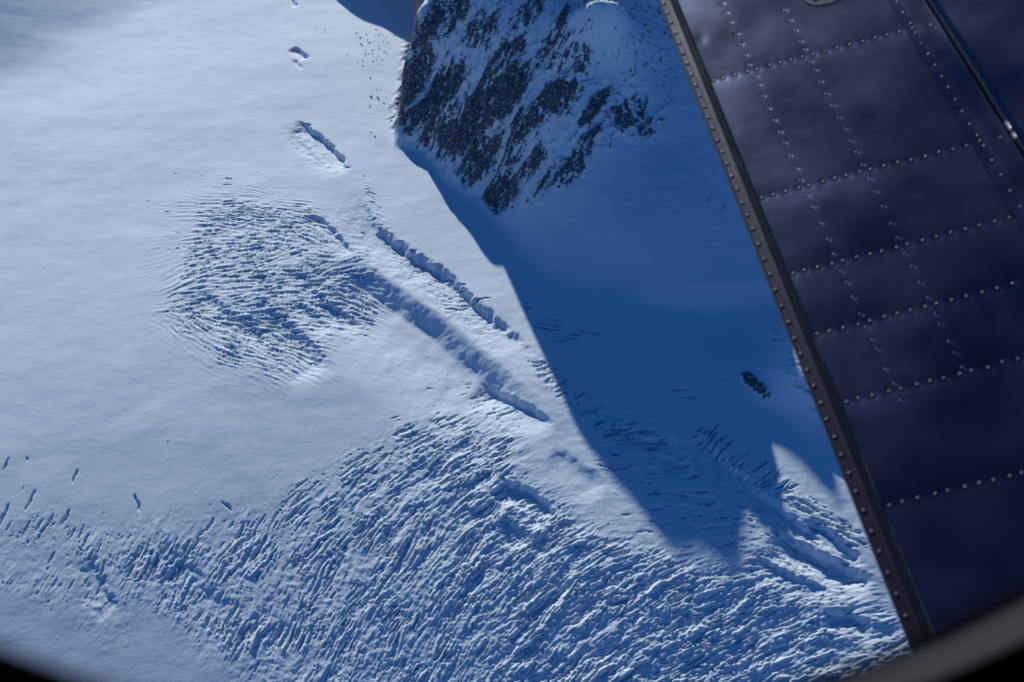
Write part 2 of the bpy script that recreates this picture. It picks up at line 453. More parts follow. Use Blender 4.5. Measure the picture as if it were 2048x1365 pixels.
H1 = amp * 0.54 * (1.1 * bill + (0.35 + 0.45 * es) * knob - 1.1 + 0.7 * L0)
# wavy snow ridges of the western field, long and asymmetric
wave = np.where(L3 > 0, L3, L3 * 0.5)
H1 += (ma * (0.8 + 0.9 * pt) * 1.1 + mo * 0.5 * (0.3 + 0.7 * pt2) + m_b[sl] * 0.5) * (0.72 * wave + 0.6 * np.abs(L4) + 0.3 * L2)
def cuts(Ln, dens, depth, soft=0.5):
    """open cracks where the streak noise passes a threshold set by how broken the ice is"""
    thr = 3.4 - 2.4 * np.clip(dens, 0, 1)
    return -depth * smooth(0, soft, Ln - thr) * (dens > 0.02)
C1 = cuts(L3, 0.62 * mi * (0.5 + 0.5 * pt) + 0.25 * mc * pt2 + 0.30 * ms * pt2 + 0.76 * ma * (0.35 + 0.65 * pt) + 0.34 * mo * pt2, 6.0)
C2 = cuts(L4, 0.55 * mi * pt2 + 0.25 * ms + 0.72 * ma * (0.3 + 0.7 * pt2) + 0.3 * mo + 0.75 * m_b[sl] + 0.7 * m_c[sl] + 0.8 * m_p[sl] + 0.4 * mc, 4.5)
C3 = cuts(L1, 0.35 * mc + 0.72 * m_sh[sl] + 0.5 * m_s4[sl] + 0.3 * mi * (1 - es), 8.0)
C4 = cuts(L3 + 0.4 * L1, 0.95 * m_sh[sl] + 0.62 * m_s4[sl] + 0.8 * m_s1[sl] + 0.5 * m_s5[sl] + 0.75 * m_ur[sl] + 0.5 * m_b[sl], 9.0)
CUT[sl] = np.minimum.reduce([C1, C2, C3, C4])
H[sl] += H1
# single crevasses that stand alone in the smooth snow
for u, v, a, L, w in [(12, 930, 60, 26, 2.5), (150, 952, 65, 26, 3), (62, 1000, 60, 40, 3.5), (458, 358, -8, 16, 2.5), (54, 918, 80, 7, 2.5), (1290, 1063, 0, 30, 3),
                      (1130, 680, 8, 45, 3.2), (1360, 780, -3, 40, 3), (1375, 795, -2, 34, 2.6), (1425, 862, 50, 44, 4), (920, 612, 12, 60, 3), (952, 600, 8, 60, 2.6), (1180, 665, -12, 40, 2.5),
                      (8, 1030, 60, 40, 4.5), (455, 1013, -40, 26, 4), (420, 1050, 55, 26, 4), (275, 1005, -70, 34, 4), (132, 1035, 55, 28, 5), (1215, 935, -15, 30, 3)]:
    x, y, h = on_ground(u, v)
    a = math.radians(a)
    x2, y2 = at_height(u + 4 * math.cos(a), v - 4 * math.sin(a), h)
    stamp(CUT, x, y, math.atan2(float(y2) - y, float(x2) - x), L * 1.15, w * 0.72, 8, 'cut', rng.normal(0, 0.004))
print("stamps", round(time.time() - T0, 1))
H += CUT
rough = np.clip(m_ice * 0.6 + m_core * 0.7 + m_a * 0.4, 0, 1.4)
H += rough * 0.7 * fbm(RX / 11, RY / 11, 3, 34, 0.6)
H += 0.55 * fbm(RX / 38, RY / 20, 3, 47) * smooth(900, 1100, PU) * (1 - mount)
# wind ripples over the open snow, long across the wind
rot = math.radians(8)
A1 = RX * math.cos(rot) + RY * math.sin(rot); B1 = -RX * math.sin(rot) + RY * math.cos(rot)
wz = 8 * fbm(RX / 60, RY / 60, 2, 44)
H += (1 - mount) * (0.12 * perlin(A1 / 20 + wz / 20, (B1 + wz) / 8.0, 40) + 0.10 * perlin(A1 / 9, (B1 + wz) / 4.2, 41) + 0.12 * perlin(A1 / 45, B1 / 22, 42)) * (1 - 0.6 * np.clip(m_ice, 0, 1))

# ------------------------------------------------------------------ the rock face
rr = math.radians(38)     # ribs run down to the left
RA = RX * math.cos(rr) + RY * math.sin(rr)
RB = -RX * math.sin(rr) + RY * math.cos(rr)
wq = 22 * fbm(RX / 80, RY / 80, 3, 50)
rib = 1 - np.abs(perlin(RA / 190, (RB + wq) / 34, 51)) * 2.0
rib2 = 1 - np.abs(perlin((RA + wq) / 70, (RB + wq) / 14, 52)) * 2.0
rib3 = 1 - np.abs(perlin((RA + wq) / 26, (RB + wq) / 6.5, 53)) * 2.0
chunk = fbm(RX / 12, RY / 12, 4, 55, 0.65)
cores = np.zeros((ny, nx), np.float32)
for u, v, ru, rv, ang, wt in [(850, 55, 26, 60, 55, .9), (905, 30, 24, 50, 55, .6), (830, 165, 22, 60, 60, .95), (880, 190, 26, 75, 50, .9), (940, 240, 40, 95, 48, 1.0), (1000, 190, 38, 70, 48, 1.0), (1010, 120, 24, 60, 48, .7),
                              (960, 310, 30, 60, 50, .95), (820, 240, 24, 36, 50, .9), (1020, 300, 30, 60, 45, .6), (1000, 390, 28, 55, 50, .9), (950, 340, 22, 44, 50, .8), (1060, 330, 18, 50, 50, .7),
                              (1110, 195, 30, 44, 25, .95), (1150, 120, 26, 36, 45, .55), (1190, 215, 13, 46, 52, .95), (1260, 225, 24, 40, 40, .8), (1150, 330, 20, 55, 60, .75), (1100, 360, 14, 40, 52, .7),
                              (1100, 110, 20, 50, 55, .5), (960, 60, 30, 40, 50, .6), (1060, 20, 20, 50, 50, .5), (1210, 70, 0, 0, 0, 0), (1290, 255, 20, 16, 10, .7), (1060, 240, 22, 50, 48, .75), (1180, 270, 12, 28, 50, .7), (1125, 40, 8, 30, 70, .8), (770, 175, 14, 30, 55, .25), (865, 260, 20, 40, 45, .8)]:
    if not ru: continue
    c, s = math.cos(math.radians(ang)), math.sin(math.radians(ang))
    du = PU - u; dv = -(PV - v)
    a_ = du * c + dv * s; b_ = -du * s + dv * c
    q = (a_ / (rv * 1.15)) ** 2 + (b_ / (ru * 1.15)) ** 2
    np.maximum(cores, wt * np.clip(1.35 - q, 0, 1), out=cores)
rockv = cores * 0.92 + 0.17 + 0.34 * (rib2 - 0.4) + 0.34 * (rib3 - 0.4) + 0.42 * chunk + 0.3 * (rib - 0.45) + 0.22 * perlin(RX / 4.2, RY / 4.2, 58)
rockm = smooth(0.30, 1.0, rockv) * mount
cz = blur(cores[::4, ::4], 5); cz = np.repeat(np.repeat(cz, 4, 0), 4, 1)[:ny, :nx]
cw = np.clip(0.12 + 1.3 * cz, 0, 1)
H += mount * (15 * cw * (rib - 0.45) + 6.5 * cw * (rib2 - 0.4) + rockm * (4.0 * (rib3 - 0.3) + 4.2 * chunk))
# the small outcrop in the shaded basin
ux, uy, uh = on_ground(1506, 768)
OUT = [(1478, 742), (1492, 738), (1510, 745), (1532, 770), (1545, 790), (1532, 798), (1505, 785), (1484, 762)]
m_out = poly_mask(OUT, 6)
oc = smooth(0.35, 0.6, m_out * 1.1 + 0.5 * fbm(RX / 8, RY / 8, 3, 60) - 0.12 - 0.4 * smooth(-6, 14, (PU - 1506) * 0.62 - (PV - 766) * 0.78))
H += m_out * 3 + oc * (3.5 + 3.5 * fbm(RX / 6, RY / 6, 3, 61))
gy_, gx_ = np.gradient(BASE, RES)
steep = smooth(1.5, 2.3, np.hypot(gx_, gy_) + 0.5 * chunk)
rockm = np.maximum(rockm, blur(steep, 2) * (RX < -150) * (RY > 2380) * (RY < 3050) * 0.95)
rockm = np.maximum(rockm, oc * smooth(0.1, 0.3, m_out))
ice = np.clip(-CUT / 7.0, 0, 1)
print("relief", round(time.time() - T0, 1))

# ------------------------------------------------------------------ terrain mesh: fine where it is near, coarse out to the horizon
def growth(start, end, first, k):
    out = []; s = first; x = start
    sg = 1 if end > start else -1
    while sg * (end - x) > 0:
        x += sg * s; s *= k; out.append(x)
    return np.array(out)

def cum_nodes(lo, hi, dens, num):
    t = np.linspace(lo, hi, 4000); d = dens(t); c = np.cumsum(d); c = (c - c[0]) / (c[-1] - c[0])
    return np.interp(np.linspace(0, 1, num), c, t)

def foot(y):
    z = y * CP + ALT * SP
    sn = ALT / np.sqrt(ALT ** 2 + y ** 2)
    return z / 1422 / sn * (1 / np.where((y > 2120) & (y < 2560), 1.75, 1.0))

ys = cum_nodes(1000, 2960, lambda y: 1 / foot(y), 960)
us = cum_nodes(-0.41, 0.41, lambda u: np.where(u < 0.23, 1.0, 0.35), 1180)
ys = np.concatenate([growth(1000, -20000, 12, 1.28)[::-1], ys, growth(2960, 40000, 8, 1.17)])
us = np.concatenate([growth(-0.41, -9, 0.004, 1.24)[::-1], us, growth(0.41, 9, 0.004, 1.24)])
wid = np.maximum(ys, 900) * CP + ALT * SP
VX = us[None, :] * wid[:, None]; VY = np.repeat(ys[:, None], len(us), 1)
VXf, VYf = VX.astype(np.float32), VY.astype(np.float32)
fx = (VX - X0) / RES; fy = (VY - Y0) / RES
inside = smooth(0, 60, np.minimum(np.minimum(VX - X0, X1 - VX), np.minimum(VY - Y0, Y1 - VY)))
far = np.zeros(VX.shape)
pick = inside < 1
cxx = np.clip(VX[pick], -2200, 2000); cyy = np.clip(VY[pick], 300, 4200)
fr = spot_surface(cxx, cyy)
dist = np.hypot(VX[pick] - cxx, VY[pick] - cyy)
rg = 1 - np.abs(fbm(VXf[pick] / 2600, VYf[pick] / 2600, 5, 8))
fr = fr * np.exp(-dist / 2500) + smooth(200, 5000, dist) * (rg ** 2 * 700 - 420) * (0.35 + 0.65 * smooth(0, 6000, np.abs(VX[pick] + 0.29 * VY[pick])))
far[pick] = fr
VZ = np.where(inside > 0, bil(H, fx, fy), 0) * inside + far * (1 - inside)
ROCK = bil(rockm, fx, fy) * (inside > 0.5)
ICE = bil(ice, fx, fy) * (inside > 0.5)
MNT = bil(mount.astype(np.float32), fx, fy) * (inside > 0.5)
OUTM = bil(m_out.astype(np.float32), fx, fy) * (inside > 0.5)
NR, NC = VX.shape
co = np.stack([VX, VY, VZ - ALT], -1).reshape(-1, 3).astype(np.float32)
ii = np.arange(NR * NC, dtype=np.int32).reshape(NR, NC)
quads = np.stack([ii[:-1, :-1], ii[:-1, 1:], ii[1:, 1:], ii[1:, :-1]], -1).reshape(-1, 4)
fm = (MNT[:-1, :-1] > 0.5).ravel()
fo = (OUTM[:-1, :-1] > 0.3).ravel()

def mesh_from(name, co, quads, attrs=None, smooth_shade=True):
    used, inv = np.unique(quads.ravel(), return_inverse=True)
    me = bpy.data.meshes.new(name)
    me.vertices.add(len(used)); me.vertices.foreach_set("co", co[used].astype(np.float32).ravel())
    nq = len(quads)
    me.loops.add(nq * 4); me.loops.foreach_set("vertex_index", inv.astype(np.int32))
    me.polygons.add(nq)
    me.polygons.foreach_set("loop_start", np.arange(0, nq * 4, 4, dtype=np.int32))
    me.polygons.foreach_set("loop_total", np.full(nq, 4, np.int32))
    me.polygons.foreach_set("use_smooth", np.full(nq, smooth_shade))
    for k, v in (attrs or {}).items():
        a = me.attributes.new(k, 'FLOAT', 'POINT')
        a.data.foreach_set("value", v.ravel()[used].astype(np.float32))
    me.update(); me.validate()
    ob = bpy.data.objects.new(name, me)
    COL.objects.link(ob)
    return ob

# ------------------------------------------------------------------ materials
def new_mat(name):
    m = bpy.data.materials.new(name); m.use_nodes = True
    nt = m.node_tree
    return m, nt, nt.nodes["Principled BSDF"]

def node(nt, t, **kw):
    nd = nt.nodes.new(t)
    for k, v in kw.items(): setattr(nd, k, v)
    return nd

def make_snow():
    m, nt, b = new_mat("snow_and_rock")
    L = nt.links.new
    geo = node(nt, "ShaderNodeNewGeometry")
    at_r = node(nt, "ShaderNodeAttribute", attribute_name="rock")
    at_i = node(nt, "ShaderNodeAttribute", attribute_name="ice")
    n1 = node(nt, "ShaderNodeTexNoise"); n1.inputs["Scale"].default_value = 0.24; n1.inputs["Detail"].default_value = 6; n1.inputs["Roughness"].default_value = 0.72
    L(geo.outputs["Position"], n1.inputs["Vector"])
    n2 = node(nt, "ShaderNodeTexNoise"); n2.inputs["Scale"].default_value = 0.02; n2.inputs["Detail"].default_value = 4
    L(geo.outputs["Position"], n2.inputs["Vector"])
    # snow colour with slight variation
    sn = node(nt, "ShaderNodeMix", data_type='RGBA')
    sn.inputs[6].default_value = (0.76, 0.81, 0.89, 1); sn.inputs[7].default_value = (0.82, 0.86, 0.92, 1)
    L(n2.outputs["Fac"], sn.inputs[0])
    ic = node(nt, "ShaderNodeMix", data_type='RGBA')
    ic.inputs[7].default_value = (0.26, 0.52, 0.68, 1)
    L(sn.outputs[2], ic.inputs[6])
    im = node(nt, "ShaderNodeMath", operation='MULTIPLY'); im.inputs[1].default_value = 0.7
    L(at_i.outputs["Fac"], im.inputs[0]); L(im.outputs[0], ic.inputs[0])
    # rock colour
    rc = node(nt, "ShaderNodeValToRGB")
    rc.color_ramp.elements[0].position = 0.38; rc.color_ramp.elements[0].color = (0.012, 0.014, 0.024, 1)
    rc.color_ramp.elements[1].position = 0.68; rc.color_ramp.elements[1].color = (0.15, 0.14, 0.17, 1)
    L(n1.outputs["Fac"], rc.inputs[0])
    # break-up of the rock by fine noise drawn out down the ribs
    mp = node(nt, "ShaderNodeMapping"); mp.inputs["Rotation"].default_value = (0, 0, math.radians(-38)); mp.inputs["Scale"].default_value = (0.4, 1.0, 0.6)
    L(geo.outputs["Position"], mp.inputs["Vector"])
    n5 = node(nt, "ShaderNodeTexNoise"); n5.inputs["Scale"].default_value = 0.32; n5.inputs["Detail"].default_value = 7; n5.inputs["Roughness"].default_value = 0.8
    L(mp.outputs[0], n5.inputs["Vector"])
    ad = node(nt, "ShaderNodeMath", operation='MULTIPLY_ADD'); ad.inputs[1].default_value = 4.6; ad.inputs[2].default_value = -2.36
    L(n5.outputs["Fac"], ad.inputs[0])
    su = node(nt, "ShaderNodeMath", operation='ADD'); L(ad.outputs[0], su.inputs[0]); L(at_r.outputs["Fac"], su.inputs[1])
    st = node(nt, "ShaderNodeMapRange"); st.inputs[1].default_value = 0.38; st.inputs[2].default_value = 0.66
    L(su.outputs[0], st.inputs[0])
    gate = node(nt, "ShaderNodeMath", operation='GREATER_THAN'); gate.inputs[1].default_value = 0.02
    L(at_r.outputs["Fac"], gate.inputs[0])
    mu = node(nt, "ShaderNodeMath", operation='MULTIPLY'); L(st.outputs[0], mu.inputs[0]); L(gate.outputs[0], mu.inputs[1])
    mx = node(nt, "ShaderNodeMix", data_type='RGBA')
    L(mu.outputs[0], mx.inputs[0]); L(ic.outputs[2], mx.inputs[6]); L(rc.outputs[0], mx.inputs[7])
    L(mx.outputs[2], b.inputs["Base Color"])
    b.inputs["Roughness"].default_value = 0.75
    b.inputs["Specular IOR Level"].default_value = 0.15
    nb = node(nt, "ShaderNodeTexNoise"); nb.inputs["Scale"].default_value = 0.35; nb.inputs["Detail"].default_value = 4; nb.inputs["Roughness"].default_value = 0.7
    L(geo.outputs["Position"], nb.inputs["Vector"])
    bp = node(nt, "ShaderNodeBump"); bp.inputs["Distance"].default_value = 0.55; bp.inputs["Strength"].default_value = 0.55
    L(nb.outputs["Fac"], bp.inputs["Height"]); L(bp.outputs[0], b.inputs["Normal"])
    return m

SNOW = make_snow()
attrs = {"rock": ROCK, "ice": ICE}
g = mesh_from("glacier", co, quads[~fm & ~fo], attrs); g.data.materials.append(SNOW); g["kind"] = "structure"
mt = mesh_from("mountain", co, quads[fm], attrs); mt.data.materials.append(SNOW); mt["kind"] = "structure"
oo = mesh_from("rock_outcrop", co, quads[fo], attrs); oo.data.materials.append(SNOW)
oo["label"] = "small dark rock outcrop poking out of the shaded blue snow basin beside the wing edge"; oo["category"] = "rock outcrop"
print("terrain", len(quads), round(time.time() - T0, 1))

def ground_z(x, y):
    return float(bil(H, np.array([(x - X0) / RES]), np.array([(y - Y0) / RES]))[0])

# ------------------------------------------------------------------ boulders fallen from the rock face
import bmesh
def plain_mat(name, col, rough=0.8, metal=0.0, spec=0.5):
    m, nt, b = new_mat(name)
    b.inputs["Base Color"].default_value = (*col, 1); b.inputs["Roughness"].default_value = rough
    b.inputs["Metallic"].default_value = metal; b.inputs["Specular IOR Level"].default_value = spec
    return m, nt, b

ROCKM, nt, b = plain_mat("boulder_rock", (0.05, 0.048, 0.055), 0.9)
nn = node(nt, "ShaderNodeTexNoise"); nn.inputs["Scale"].default_value = 1.2
rp = node(nt, "ShaderNodeValToRGB"); rp.color_ramp.elements[0].color = (0.025, 0.025, 0.03, 1); rp.color_ramp.elements[1].color = (0.09, 0.085, 0.09, 1)
nt.links.new(nn.outputs["Fac"], rp.inputs[0]); nt.links.new(rp.outputs[0], b.inputs["Base Color"])
protos = []
for k in range(3):
    bm = bmesh.new(); bmesh.ops.create_icosphere(bm, subdivisions=2, radius=1.0)
    for v in bm.verts:
        p = v.co
        f = 1 + 0.5 * math.sin(3.1 * p.x + k) * math.cos(2.7 * p.y + 2 * k) + 0.22 * math.sin(7 * p.z + k * 3 + 4 * p.x)
        v.co = p * f; v.co.z *= 0.75
    me = bpy.data.meshes.new("boulder"); bm.to_mesh(me); bm.free(); me.materials.append(ROCKM); protos.append(me)
bl = [(632, 61, 1.3), (649, 60, 1.3), (652, 65, 1.0), (712, 67, 2), (720, 76, 2), (722, 88, 2), (724, 91, 2.2), (735, 82, 1.6), (738, 86, 2), (741, 85, 1.8), (715, 124, 1.4), (726, 132, 2), (731, 112, 1.5), (746, 123, 2), (764, 120, 1.6), (741, 156, 2.2), (742, 193, 2.4),
      (743, 197, 1.6), (755, 195, 2.4), (757, 198, 2.2), (768, 207, 1.8), (740, 213, 2), (742, 266, 1.6), (750, 274, 1.8), (707, 213, 1.3), (694, 110, 1.3), (752, 60, 1.8), (757, 71, 2), (745, 101, 1.6), (758, 98, 1.8), (768, 104, 1.6), (775, 86, 1.6), (730, 100, 1.5), (737, 108, 1.7)]
for _ in range(34):
    u = rng.uniform(712, 792); v = rng.uniform(62, 125)
    bl.append((u, v, rng.uniform(0.9, 1.7)))
for _ in range(14):
    bl.append((rng.uniform(752, 784), rng.uniform(140, 235), rng.uniform(0.9, 1.6)))
for k, (u, v, s) in enumerate(bl):
    x, y, h = on_ground(u, v)
    o = bpy.data.objects.new("boulder", protos[k % 3]); COL.objects.link(o)
    z = ground_z(x, y)
    o.location = (x, y, z - ALT + 0.25 * s); o.rotation_euler = (rng.uniform(0, 6), rng.uniform(0, 6), rng.uniform(0, 6))
    o.scale = (s * rng.uniform(.6, 1.0), s * rng.uniform(.6, 1.0), s * .8)
    big = "larger" if s > 1.9 else "small"
    where = ("far out on the open snow left of the rock face" if u < 700 else "in the loose swarm just below the shaded snow at the top" if v < 112
             else "on the sunlit snow between the swarm and the foot of the rock" if v < 180 else "near the foot of the rock face" if v < 240 else "beside the lowest tip of the rock face")
    o["label"] = f"{big} dark boulder {where}"; o["category"] = "boulder"
    o["group"] = "boulders scattered on the snow below the rock face"

# ------------------------------------------------------------------ the aircraft: wing, trailing flap, window and cabin side
plane = bpy.data.objects.new("airplane", None); COL.objects.link(plane)
plane.location = (0, 0, 0)
plane["label"] = "dark riveted metal airplane wing and rounded cabin window edge seen from inside"
plane["category"] = "airplane"

def part(name, me, parent, mat=None, loc=None, label=None):
    if mat is not None and not me.materials: me.materials.append(mat)
    o = bpy.data.objects.new(name, me); COL.objects.link(o); o.parent = parent
    if loc is not None: o.location = loc
    if label: o["label"] = label
    return o

# wing plane fitted from the spacing of the rivets: 1/depth = a + b x + c y
SC = 2.75                                   # depth of the wing at the top of its trailing edge (metres)
def inv_depth(u, v): return (1 + 0.00012 * (u - 1316.5) + 0.00037 * v) / SC
def wpt(u, v):
    z = 1.0 / inv_depth(u, v)
    return ray(u, v) * z                    # ray has unit forward depth
O = wpt(1316.5, 0)
ex = wpt(1820, 1292) - O; EL = np.linalg.norm(ex); ex /= EL      # along the trailing edge, towards the fuselage
tmp = wpt(1780, 0) - O
nz = np.cross(ex, tmp); nz /= np.linalg.norm(nz)
if nz[2] < 0: nz = -nz
ey = np.cross(nz, ex)
if np.dot(ey, tmp) < 0: ey = -ey            # across the chord, towards the nose
def wl(u, v):
    """local wing coordinates (along edge, along chord) of a surveyed point on the skin"""
    p = wpt(u, v) - O
    return float(p @ ex), float(p @ ey)
def wp(a, b, c=0.0):
    return O + ex * a + ey * b + nz * c

def metal(name, col, rough, metallic, scale_noise=6.0, spread=0.3, bump=0.0):
    m, nt, b = plain_mat(name, col, rough, metallic)
    L = nt.links.new
    geo = node(nt, "ShaderNodeNewGeometry")
    n1 = node(nt, "ShaderNodeTexNoise"); n1.inputs["Scale"].default_value = scale_noise; n1.inputs["Detail"].default_value = 5
    L(geo.outputs["Position"], n1.inputs["Vector"])
    mr = node(nt, "ShaderNodeMapRange"); mr.inputs[1].default_value = 0.3; mr.inputs[2].default_value = 0.7
    mr.inputs[3].default_value = rough - 0.06; mr.inputs[4].default_value = rough + 0.08
    L(n1.outputs["Fac"], mr.inputs[0]); L(mr.outputs[0], b.inputs["Roughness"])
    mx = node(nt, "ShaderNodeMix", data_type='RGBA')
    mx.inputs[6].default_value = (*[c * (1 - spread) for c in col], 1); mx.inputs[7].default_value = (*[c * (1 + spread) for c in col], 1)
    n2 = node(nt, "ShaderNodeTexNoise"); n2.inputs["Scale"].default_value = scale_noise * 0.6; n2.inputs["Detail"].default_value = 6; n2.inputs["Roughness"].default_value = 0.65
    L(geo.outputs["Position"], n2.inputs["Vector"]); L(n2.outputs["Fac"], mx.inputs[0]); L(mx.outputs[2], b.inputs["Base Color"])
    n3 = node(nt, "ShaderNodeTexNoise"); n3.inputs["Scale"].default_value = 260; n3.inputs["Detail"].default_value = 3
    L(geo.outputs["Position"], n3.inputs["Vector"])
    bp = node(nt, "ShaderNodeBump"); bp.inputs["Strength"].default_value = 0.12; bp.inputs["Distance"].default_value = 0.0006
    L(n3.outputs["Fac"], bp.inputs["Height"]); L(bp.outputs[0], b.inputs["Normal"])
    return m

SKIN = metal("wing_paint", (0.002, 0.004, 0.013), 0.30, 0.0)
STRIP = metal("edge_strip_paint", (0.006, 0.003, 0.008), 0.48, 0.0)
DARK = metal("gap_and_shade", (0.003, 0.006, 0.018), 0.7, 0.0)  # near-black for the hinge gap and the painted shade band
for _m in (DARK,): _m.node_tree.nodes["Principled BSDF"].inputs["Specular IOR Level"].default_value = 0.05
_b = STRIP.node_tree.nodes["Principled BSDF"]; _b.inputs["Specular IOR Level"].default_value = 0.2; _b.inputs["Specular Tint"].default_value = (0.24, 0.22, 0.8, 1)
for _m in (SKIN,):
    _b = _m.node_tree.nodes["Principled BSDF"]; _b.inputs["Specular IOR Level"].default_value = 0.50; _b.inputs["Specular Tint"].default_value = (0.12, 0.21, 1.0, 1)
RIV = metal("rivet_metal", (0.02, 0.018, 0.04), 0.36, 0.2, 40)
MARK, _, _ = plain_mat("stencil_paint", (0.006, 0.007, 0.02), 0.6)

def Z3(u, v): return (1300 + u / 2.7303, v / 2.7303)
def Z4(u, v): return (1300 + u / 2.7303, 450 + v / 2.7303)
def Z5(u, v): return (1300 + u / 2.7303, 865 + v / 2.7303)
ROWS = [
    [Z3(*p) for p in [(352, 440), (403, 427), (470, 409), (538, 391), (587, 379), (658, 357), (716, 343), (773, 327), (838, 311), (894, 297), (960, 281), (1026, 262), (1097, 242), (1166, 226), (1236, 206), (1300, 190), (1368, 174)]],
    [Z3(*p) for p in [(615, 1081), (676, 1062), (745, 1044), (819, 1026), (872, 1013), (950, 992), (1014, 974), (1076, 958), (1150, 940), (1207, 925), (1282, 905), (1358, 887), (1430, 874), (1510, 853), (1584, 831), (1661, 816), (1735, 797)]],
    [Z4(*p) for p in [(787, 266), (846, 247), (919, 231), (1000, 213), (1057, 196), (1134, 175), (1207, 159), (1270, 143), (1352, 122), (1410, 105), (1493, 84), (1570, 64), (1647, 41), (1729, 24), (1805, 3), (1889, -18), (1969, -40)]],
    [Z4(*p) for p in [(917, 597), (984, 581), (1060, 563), (1142, 543), (1204, 524), (1285, 501), (1356, 484), (1428, 466), (1507, 446), (1569, 430), (1651, 410), (1732, 389), (1820, 367), (1901, 346), (1985, 321)]],
    [Z4(*p) for p in [(1077, 967), (1140, 948), (1218, 931), (1309, 911), (1373, 895), (1463, 872), (1534, 853), (1607, 838), (1696, 815), (1760, 798), (1851, 781), (1929, 749), (2015, 734)]],
    [Z5(*p) for p in [(1311, 400), (1382, 379), (1466, 359), (1562, 337), (1630, 320), (1724, 296), (1803, 278), (1881, 261), (1971, 240), (2035, 222)]],
]
EDGE = [Z3(*p) for p in [(80, 38), (99, 90), (120, 142), (142, 198), (163, 254), (185, 310), (208, 365), (230, 426), (254, 485), (277, 542), (302, 601), (323, 661), (347, 721), (373, 785), (399, 849), (425, 914), (450, 982), (480, 1052), (506, 1127), (535, 1196), (565, 1270)]] + \
    [Z4(*p) for p in [(595, 125), (627, 205), (660, 290), (688, 373), (722, 462), (760, 550), (793, 640), (827, 723), (863, 811), (899, 898), (937, 992), (968, 1081)]] + \
    [Z5(*p) for p in [(1012, 46), (1048, 142), (1090, 243), (1127, 343), (1170, 447), (1213, 562), (1255, 671), (1302, 787), (1350, 903), (1400, 1022)]]
SPAR = [Z3(*p) for p in [(1353, 18), (1385, 75), (1425, 133), (1438, 157), (1454, 183), (1487, 242), (1524, 300), (1561, 360), (1598, 424), (1633, 484), (1673, 548), (1709, 612), (1750, 683), (1790, 746), (1806, 775), (1827, 803), (1872, 882), (1922, 963), (1972, 1048), (2025, 1134), (1537, 143), (1917, 757)]]
FLUSH = [Z3(*p) for p in [(400, 20), (425, 72), (445, 124), (480, 187), (503, 243), (528, 303), (548, 355), (582, 418), (602, 466), (624, 525), (655, 593), (685, 658), (716, 721), (741, 779), (772, 850), (805, 920), (830, 985), (865, 1065), (898, 1132), (938, 1220), (978, 1308),
                          (742, 57), (768, 112), (798, 167), (829, 228), (849, 272), (884, 338), (908, 384), (938, 447), (969, 511), (1003, 577), (1035, 643), (1072, 706), (1102, 770), (1135, 832), (1166, 900), (1203, 975), (1238, 1050), (1280, 1128), (1325, 1222), (1360, 1300)]] + \
    [Z4(*p) for p in [(1008, 160), (1050, 256), (1083, 316), (1117, 400), (1157, 490), (1190, 560), (1220, 628), (1245, 680), (1295, 790), (1340, 870), (1376, 960), (1400, 160), (1440, 228), (1482, 318), (1530, 400), (1565, 490), (1592, 545), (1643, 640), (1675, 702), (1715, 780)]]

# lines across the wing in local coordinates; b grows towards the nose
la0, lb0 = wl(1338.5, 0); LIP = lb0                 # trailing strip up to here
SHADE_END = wl(1355, 0)[1]                                # painted shade band up to here
s1, s2_ = wl(1776, 0), wl(2048, 470)                # seam of the overlapping spar strip
g1, g2 = wl(1847, 0), wl(2048, 322)                 # gap between flap and wing
def line_b(p, q, a): return p[1] + (q[1] - p[1]) * (a - p[0]) / (q[0] - p[0])
AMIN, AMAX = -1.2, EL + 0.12

def sheet(name, alist, blo, bhi, nb, zf=None, th=0.006, parent=None, mat=None):
    """curved skin sheet between two chordwise limits, with real thickness"""
    alist = np.asarray(alist)
    t = np.linspace(0, 1, nb)
    lo = np.array([blo(a) for a in alist]); hi = np.array([bhi(a) for a in alist])
    Aq = np.repeat(alist[:, None], nb, 1); Bq = lo[:, None] * (1 - t) + hi[:, None] * t
    Zq = zf(Aq, Bq) if zf is not None else np.zeros_like(Aq)
    top = O + Aq[..., None] * ex + Bq[..., None] * ey + Zq[..., None] * nz
    bot = top - nz * th
    na = len(alist); N = na * nb
    ids = np.arange(N).reshape(na, nb)
    q = [np.stack([ids[:-1, :-1], ids[1:, :-1], ids[1:, 1:], ids[:-1, 1:]], -1).reshape(-1, 4)]
    # flip if the face normal points down
    p0, p1, p2 = top[0, 0], top[1, 0], top[1, 1]
    if np.dot(np.cross(p1 - p0, p2 - p0), nz) < 0: q[0] = q[0][:, ::-1]
    def edge(a_, b_): return np.stack([a_[:-1], a_[1:], b_[1:], b_[:-1]], -1)
    idb = ids + N
    q.append(q[0][:, ::-1] + N)
    q += [edge(ids[:, 0], idb[:, 0]), edge(idb[:, -1], ids[:, -1]), edge(idb[0], ids[0]), edge(ids[-1], idb[-1])]
    cc = np.concatenate([top.reshape(-1, 3), bot.reshape(-1, 3)]).astype(np.float32)
    ob = mesh_from(name, cc, np.concatenate(q))
    ob.data.materials.append(mat)
    # crisp rims
    sf = np.ones(len(ob.data.polygons), bool); sf[2 * (na - 1) * (nb - 1):] = False
    ob.data.polygons.foreach_set("use_smooth", sf)
    ob.parent = parent
    return ob

rivs = [[wl(*p) for p in r] for r in ROWS]
flw = [wl(*p) for p in FLUSH]
edgew = [wl(*p) for p in EDGE]
sparw = [wl(*p) for p in SPAR]

